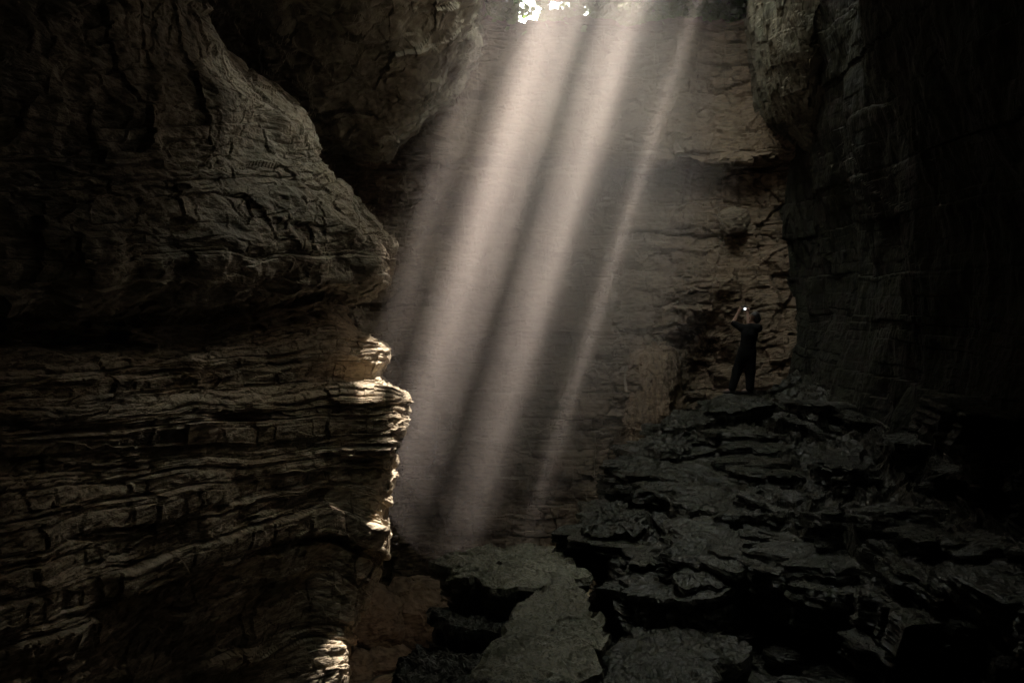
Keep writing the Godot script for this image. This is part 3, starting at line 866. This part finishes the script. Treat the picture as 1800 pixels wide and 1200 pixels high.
func make_vegetation() -> void:
	rng.seed = 99
	var big := leaf_mesh(0.42, 0.13)
	var small := leaf_mesh(0.20, 0.07)
	# canopy: six trees rooted round the opening, their crowns meeting over it
	var trees := [[Vector3(-4.0, 11.5, -13), Vector3(0.3, 23, -12.5), "tall leaning tree rooted over the hanging roof"], [Vector3(-3.6, 11.5, -20), Vector3(0.6, 23, -19.5), "tree at the far left corner of the opening"],
		[Vector3(9.5, 11.5, -11), Vector3(6.2, 23, -11.5), "tree rooted over the near end of the drapery wall"], [Vector3(10.0, 11.5, -16), Vector3(9.4, 23, -16.5), "tree rooted over the middle of the drapery wall"],
		[Vector3(9.5, 11.5, -22), Vector3(8.2, 23, -22.0), "tree at the far right corner of the opening"], [Vector3(3.5, 7.8, -27.5), Vector3(4.6, 23, -19.0), "tall tree behind the far rim of the opening"]]
	var crowns := []
	for t in trees:
		crowns.append([])
	var kept := 0
	while kept < 23000:
		var p := Vector3(rng.randf_range(2.6, 11.0), rng.randf_range(21.0, 25.0), rng.randf_range(-20.2, -5.6))
		# what the canopy must cover lies up-sun of the opening
		if in_gap(p, 0.17) or (in_gap(p, 0.9) and rng.randf() < 0.27):
			continue
		var best := 0
		for k in trees.size():
			if p.distance_to(trees[k][1]) < p.distance_to(trees[best][1]):
				best = k
		var b := Basis.from_euler(Vector3(rng.randf_range(-0.7, 0.7), rng.randf_range(0, TAU), rng.randf_range(-0.7, 0.7))).scaled(Vector3.ONE * rng.randf_range(0.7, 1.25))
		crowns[best].append(Transform3D(b, p))
		kept += 1
	for k in trees.size():
		var t: Array = trees[k]
		var o := thing("tree", t[0])
		tag(o, t[2], "tree", "trees round the opening")
		var st := SurfaceTool.new()
		st.begin(Mesh.PRIMITIVE_TRIANGLES)
		var top: Vector3 = t[1] - t[0]
		var mid := Vector3(top.x * 0.25, top.y * 0.5, top.z * 0.25)
		tube(st, [Vector3(0, -0.3, 0), mid * 0.5, mid, (mid + top) / 2.0, top], 0.32, 0.07, 10)
		st.generate_normals()
		put("trunk", st.commit(), M.bark, o)
		for n in 9:
			var at: Transform3D = crowns[k][(n * 131) % crowns[k].size()]
			var to: Vector3 = at.origin - t[0]
			var from := mid.lerp(top, rng.randf_range(0.2, 0.9))
			st = SurfaceTool.new()
			st.begin(Mesh.PRIMITIVE_TRIANGLES)
			# limbs keep clear of the gaps
			var clear := true
			for q in 12:
				if in_gap(t[0] + from.lerp(to, q / 11.0), 0.1):
					clear = false
			if not clear:
				continue
			tube(st, [from, from.lerp(to, 0.5) + Vector3(0, 0.3, 0), to], 0.09, 0.02, 6)
			st.generate_normals()
			put("limb", st.commit(), M.bark, o)
		var local := []
		for x in crowns[k]:
			local.append(Transform3D(x.basis, x.origin - t[0]))
		leaves(o, big, local)
	# shrubs along the far rim; sky shows between them
	var holes := [[928, 6, 16, 7], [945, 20, 9, 7], [922, 32, 12, 6], [938, 40, 12, 6], [947, 50, 8, 6], [972, 9, 12, 6], [988, 47, 12, 4], [966, 46, 4, 4], [1000, 10, 5, 4], [1030, 22, 7, 3], [1093, 9, 13, 6], [1106, 12, 8, 4]]
	var shrubs := [[850, "dark shrub on the far rim against the hanging roof"], [905, "thin shrub on the far rim with sky between its leaves"], [960, "ragged shrub on the far rim where most sky shows through"], [1015, "dense shrub on the far rim between two bright gaps"],
		[1075, "shrub on the far rim with one small bright gap"], [1140, "broad shrub behind the pale rim edge"], [1210, "leafy shrub behind the pale rim edge beside the rock curtain"], [1290, "shrub tucked against the rock curtain on the far rim"]]
	for s in shrubs:
		var base := S(s[0], 46, 22.6)
		var o := thing("shrub", base)
		tag(o, s[1], "shrub", "shrubs on the far rim")
		var st := SurfaceTool.new()
		st.begin(Mesh.PRIMITIVE_TRIANGLES)
		for q in 6:
			var tip := Vector3(rng.randf_range(-0.5, 0.5), rng.randf_range(0.9, 1.9), rng.randf_range(-0.6, 0.5))
			tube(st, [Vector3(0, -0.5, 0), tip * 0.5 + Vector3(0, 0.1, 0), tip], 0.035, 0.008, 5)
		st.generate_normals()
		put("stem", st.commit(), M.bark, o)
		var list := []
		while list.size() < 3200:
			var v := Vector3(rng.randfn() * 0.42, rng.randf_range(-0.6, 3.2), rng.randfn() * 0.55)
			var p := base + v
			var c := cam_basis.inverse() * (p - EYE)
			var px := 900.0 + c.x / -c.z * F
			var py := 600.0 - c.y / -c.z * F
			var open := false
			for h in holes:
				var du: float = (px - h[0]) / (h[2] + 5.0)
				var dv: float = (py - h[1]) / (h[3] + 4.0)
				if du * du + dv * dv < 1.0:
					open = true
			if open:
				continue
			list.append(Transform3D(Basis.from_euler(Vector3(rng.randf_range(-1.2, 0.9), rng.randf_range(0, TAU), rng.randf_range(-0.8, 0.8))).scaled(Vector3.ONE * rng.randf_range(0.7, 1.4)), v))
		leaves(o, small, list)


# ------------------------------------------------------------------ person
# Smooth union of tapered capsules, meshed by surface nets.
func flesh(bones: Array, cell: float, blend: float) -> ArrayMesh:
	var lo := Vector3.INF
	var hi := -Vector3.INF
	for b in bones:
		for e in [0, 2]:
			lo = lo.min(b[e] - Vector3.ONE * (b[e + 1] + 0.06))
			hi = hi.max(b[e] + Vector3.ONE * (b[e + 1] + 0.06))
	var nx := int((hi.x - lo.x) / cell) + 2
	var ny := int((hi.y - lo.y) / cell) + 2
	var nz := int((hi.z - lo.z) / cell) + 2
	var f := PackedFloat32Array()
	f.resize(nx * ny * nz)
	f.fill(1.0)
	for b in bones:
		var a: Vector3 = b[0]
		var ra: float = b[1]
		var c: Vector3 = b[2]
		var rc: float = b[3]
		var flat: Vector3 = b[4] if b.size() > 4 else Vector3.ONE
		var reach := maxf(ra, rc) * maxf(flat.x, maxf(flat.y, flat.z)) + blend + 2.0 * cell
		var l := ((a.min(c) - Vector3.ONE * reach - lo) / cell).floor()
		var h := ((a.max(c) + Vector3.ONE * reach - lo) / cell).ceil()
		var ac := c - a
		var ll := maxf(ac.length_squared(), 1e-9)
		for z in range(maxi(0, int(l.z)), mini(nz, int(h.z) + 1)):
			for y in range(maxi(0, int(l.y)), mini(ny, int(h.y) + 1)):
				for x in range(maxi(0, int(l.x)), mini(nx, int(h.x) + 1)):
					var p := lo + Vector3(x, y, z) * cell
					var t := clampf((p - a).dot(ac) / ll, 0.0, 1.0)
					var d := ((p - a - ac * t) / flat).length() - lerpf(ra, rc, t)
					var i := (z * ny + y) * nx + x
					var o := f[i]
					var k := maxf(blend - absf(d - o), 0.0) / blend
					f[i] = minf(d, o) - k * k * blend * 0.25
	var ids := {}
	var verts := PackedVector3Array()
	var corner := [0, 1, nx, nx + 1, nx * ny, nx * ny + 1, nx * ny + nx, nx * ny + nx + 1]
	for z in nz - 1:
		for y in ny - 1:
			for x in nx - 1:
				var i := (z * ny + y) * nx + x
				var inside := 0
				for k in corner:
					if f[i + k] < 0.0:
						inside += 1
				if inside == 0 or inside == 8:
					continue
				var sum := Vector3.ZERO
				var n := 0
				for e in [[0, 1], [2, 3], [4, 5], [6, 7], [0, 2], [1, 3], [4, 6], [5, 7], [0, 4], [1, 5], [2, 6], [3, 7]]:
					var va := f[i + corner[e[0]]]
					var vb := f[i + corner[e[1]]]
					if (va < 0.0) != (vb < 0.0):
						var pa := Vector3(e[0] & 1, (e[0] >> 1) & 1, e[0] >> 2)
						var pb := Vector3(e[1] & 1, (e[1] >> 1) & 1, e[1] >> 2)
						sum += pa.lerp(pb, va / (va - vb))
						n += 1
				ids[i] = verts.size()
				verts.append(lo + (Vector3(x, y, z) + sum / n) * cell)
	var idx := PackedInt32Array()
	var step := [1, nx, nx * ny]
	for i in ids:
		for ax in 3:
			var u: int = step[(ax + 1) % 3]
			var v: int = step[(ax + 2) % 3]
			var in0 := f[i] < 0.0
			if in0 == (f[i + step[ax]] < 0.0) or not (ids.has(i - u) and ids.has(i - v) and ids.has(i - u - v)):
				continue
			var q := [ids[i], ids[i - u], ids[i - u - v], ids[i - v]]
			if in0:
				idx.append_array([q[0], q[2], q[1], q[0], q[3], q[2]])
			else:
				idx.append_array([q[0], q[1], q[2], q[0], q[2], q[3]])
	var st := SurfaceTool.new()
	var arr := []
	arr.resize(Mesh.ARRAY_MAX)
	arr[Mesh.ARRAY_VERTEX] = verts
	arr[Mesh.ARRAY_INDEX] = idx
	var raw := ArrayMesh.new()
	raw.add_surface_from_arrays(Mesh.PRIMITIVE_TRIANGLES, arr)
	st.create_from(raw, 0)
	st.generate_normals()
	return st.commit()


func make_person() -> void:
	var foot := S(1310, 691, 17.3)
	var o := thing("person", foot)
	tag(o, "person in dark clothes on the terrace with arms raised, taking a picture", "person")
	var V := func(x: float, y: float, z: float) -> Vector3: return Vector3(x, y, z)
	var hip := V.call(0.03, 0.90, 0.0)
	var chest := V.call(0.06, 1.24, 0.02)
	var neck := V.call(0.14, 1.42, 0.02)
	var head := V.call(0.165, 1.575, -0.01)
	var ls := V.call(-0.08, 1.37, -0.05)
	var le := V.call(-0.215, 1.47, -0.24)
	var lw := V.call(-0.07, 1.72, -0.30)
	var rs := V.call(0.225, 1.37, 0.08)
	var re := V.call(0.10, 1.33, -0.18)
	var rw := V.call(0.115, 1.68, -0.33)
	var lh := V.call(-0.05, 0.88, -0.02)
	var rh := V.call(0.10, 0.88, 0.02)
	var lk := V.call(-0.15, 0.47, -0.08)
	var rk := V.call(0.10, 0.47, 0.0)
	var la := V.call(-0.27, 0.07, -0.02)
	var ra := V.call(0.085, 0.08, 0.05)
	var body := [
		[hip, 0.13, chest, 0.135, Vector3(1.05, 1, 0.85)], [chest, 0.14, V.call(0.10, 1.33, 0.02), 0.12], [neck, 0.055, head - Vector3(0.01, 0.09, 0), 0.052],
		[head + Vector3(0.01, 0.04, 0.02), 0.092, head + Vector3(-0.03, -0.06, -0.03), 0.062], [head + Vector3(-0.095, -0.005, -0.06), 0.014, head + Vector3(-0.085, 0.035, -0.055), 0.01],
		[head + Vector3(-0.07, -0.07, -0.05), 0.02, head + Vector3(-0.055, -0.075, -0.065), 0.02], [head + Vector3(0.05, 0.0, 0.085), 0.016, head + Vector3(0.05, 0.04, 0.088), 0.018],
		[V.call(0.08, 1.34, 0.02), 0.09, ls, 0.06], [V.call(0.10, 1.34, 0.02), 0.09, rs, 0.06], [ls, 0.055, le, 0.042], [le, 0.042, lw, 0.029], [rs, 0.055, re, 0.042], [re, 0.042, rw, 0.029],
		[lh, 0.09, lk, 0.06], [lk, 0.058, la, 0.038], [rh, 0.09, rk, 0.06], [rk, 0.058, ra, 0.038],
		[la, 0.04, la + Vector3(-0.13, -0.04, -0.05), 0.032], [ra, 0.04, ra + Vector3(-0.14, -0.045, -0.06), 0.032],
	]
	# hands: palm, four fingers curled round the camera, thumb behind it
	for h in [[lw, 1.0, V.call(-0.045, 1.765, -0.31)], [rw, -1.0, V.call(0.135, 1.745, -0.33)]]:
		var w: Vector3 = h[0]
		var pm: Vector3 = h[2]
		body.append([w, 0.028, pm, 0.03])
		for k in 4:
			var y := 0.045 - 0.022 * k
			var base: Vector3 = pm + Vector3(0.0, y * 0.8, -0.02)
			var knuckle := base + Vector3(h[1] * 0.012, 0.006, -0.05)
			body.append([base, 0.011, knuckle, 0.01])
			body.append([knuckle, 0.01, knuckle + Vector3(h[1] * (0.03 + 0.004 * (1.5 - absf(k - 1.5))), -0.004, -0.006), 0.009])
		body.append([pm + Vector3(0, -0.01, 0.015), 0.012, pm + Vector3(h[1] * 0.035, 0.012, 0.022), 0.011])
		body.append([pm + Vector3(h[1] * 0.035, 0.012, 0.022), 0.011, pm + Vector3(h[1] * 0.055, 0.024, 0.016), 0.009])
	var bm := put("body", flesh(body, 0.013, 0.03), M.skin, o)
	var top := [
		[hip + Vector3(0, -0.06, 0), 0.158, chest, 0.158, Vector3(1.05, 1, 0.88)], [chest, 0.16, V.call(0.10, 1.34, 0.02), 0.135], [V.call(0.08, 1.35, 0.02), 0.10, ls, 0.078],
		[V.call(0.10, 1.35, 0.02), 0.10, rs, 0.078], [ls, 0.076, le.lerp(ls, 0.1), 0.062], [rs, 0.076, re.lerp(rs, 0.1), 0.062],
	]
	put("shirt", flesh(top, 0.014, 0.04), M.shirt, o)
	var legs := [
		[hip + Vector3(0, -0.08, 0), 0.155, hip + Vector3(0, 0.03, 0), 0.145, Vector3(1.05, 1, 0.9)], [lh, 0.115, lk, 0.10], [lk, 0.10, la + Vector3(0.005, 0.04, 0), 0.082], [rh, 0.115, rk, 0.105], [rk, 0.105, ra + Vector3(0, 0.04, 0), 0.085],
	]
	put("trousers", flesh(legs, 0.014, 0.05), M.trousers, o)
	for a in [la, ra]:
		put("shoe", flesh([[a + Vector3(0.03, -0.035, 0.02), 0.045, a + Vector3(-0.13, -0.05, -0.055), 0.04]], 0.012, 0.02), M.shoe, o)
	put("hair", flesh([[head + Vector3(0.02, 0.05, 0.02), 0.098, head + Vector3(0.045, -0.02, 0.03), 0.085]], 0.012, 0.03), M.hair, o)
	# the camera in the hands
	var k := thing("photo_camera", foot + Vector3(0.045, 1.765, -0.335))
	k.rotation = Vector3(0.1, 0.35, -0.12)
	tag(k, "small black camera with a lit screen in the person's raised hands", "camera")
	var bmesh := BoxMesh.new()
	bmesh.size = Vector3(0.145, 0.095, 0.045)
	put("camera_body", bmesh, M.black, k)
	var hump := CylinderMesh.new()
	hump.top_radius = 0.022
	hump.bottom_radius = 0.034
	hump.height = 0.035
	hump.radial_segments = 4
	var hm := put("viewfinder", hump, M.black, k)
	hm.position = Vector3(0, 0.062, 0)
	var lens := CylinderMesh.new()
	lens.top_radius = 0.036
	lens.bottom_radius = 0.038
	lens.height = 0.09
	var lm := put("lens", lens, M.black, k)
	lm.rotation.x = PI / 2
	lm.position = Vector3(0, -0.004, -0.066)
	var scr := BoxMesh.new()
	scr.size = Vector3(0.05, 0.036, 0.004)
	var sm := put("screen", scr, M.glow, k)
	sm.position = Vector3(0.0, 0.0, 0.0245)


# ------------------------------------------------------------------ falling water
func make_drops() -> void:
	rng.seed = 5
	var ball := SphereMesh.new()
	ball.radius = 0.008
	ball.height = 0.028
	ball.radial_segments = 8
	ball.rings = 4
	var mm := MultiMesh.new()
	mm.transform_format = MultiMesh.TRANSFORM_3D
	mm.mesh = ball
	mm.instance_count = 90
	for i in 90:
		var px := rng.randf_range(640, 900) if i < 60 else rng.randf_range(760, 840)
		mm.set_instance_transform(i, Transform3D(Basis.IDENTITY, S(px, rng.randf_range(600, 1000), rng.randf_range(13.4, 15.4))))
	var o := MultiMeshInstance3D.new()
	o.name = "water_drops"
	o.multimesh = mm
	o.material_override = M.water
	tag(o, "scattered drops of water falling through the beams into the pit", "water drops", "", "stuff")
	add_child(o)
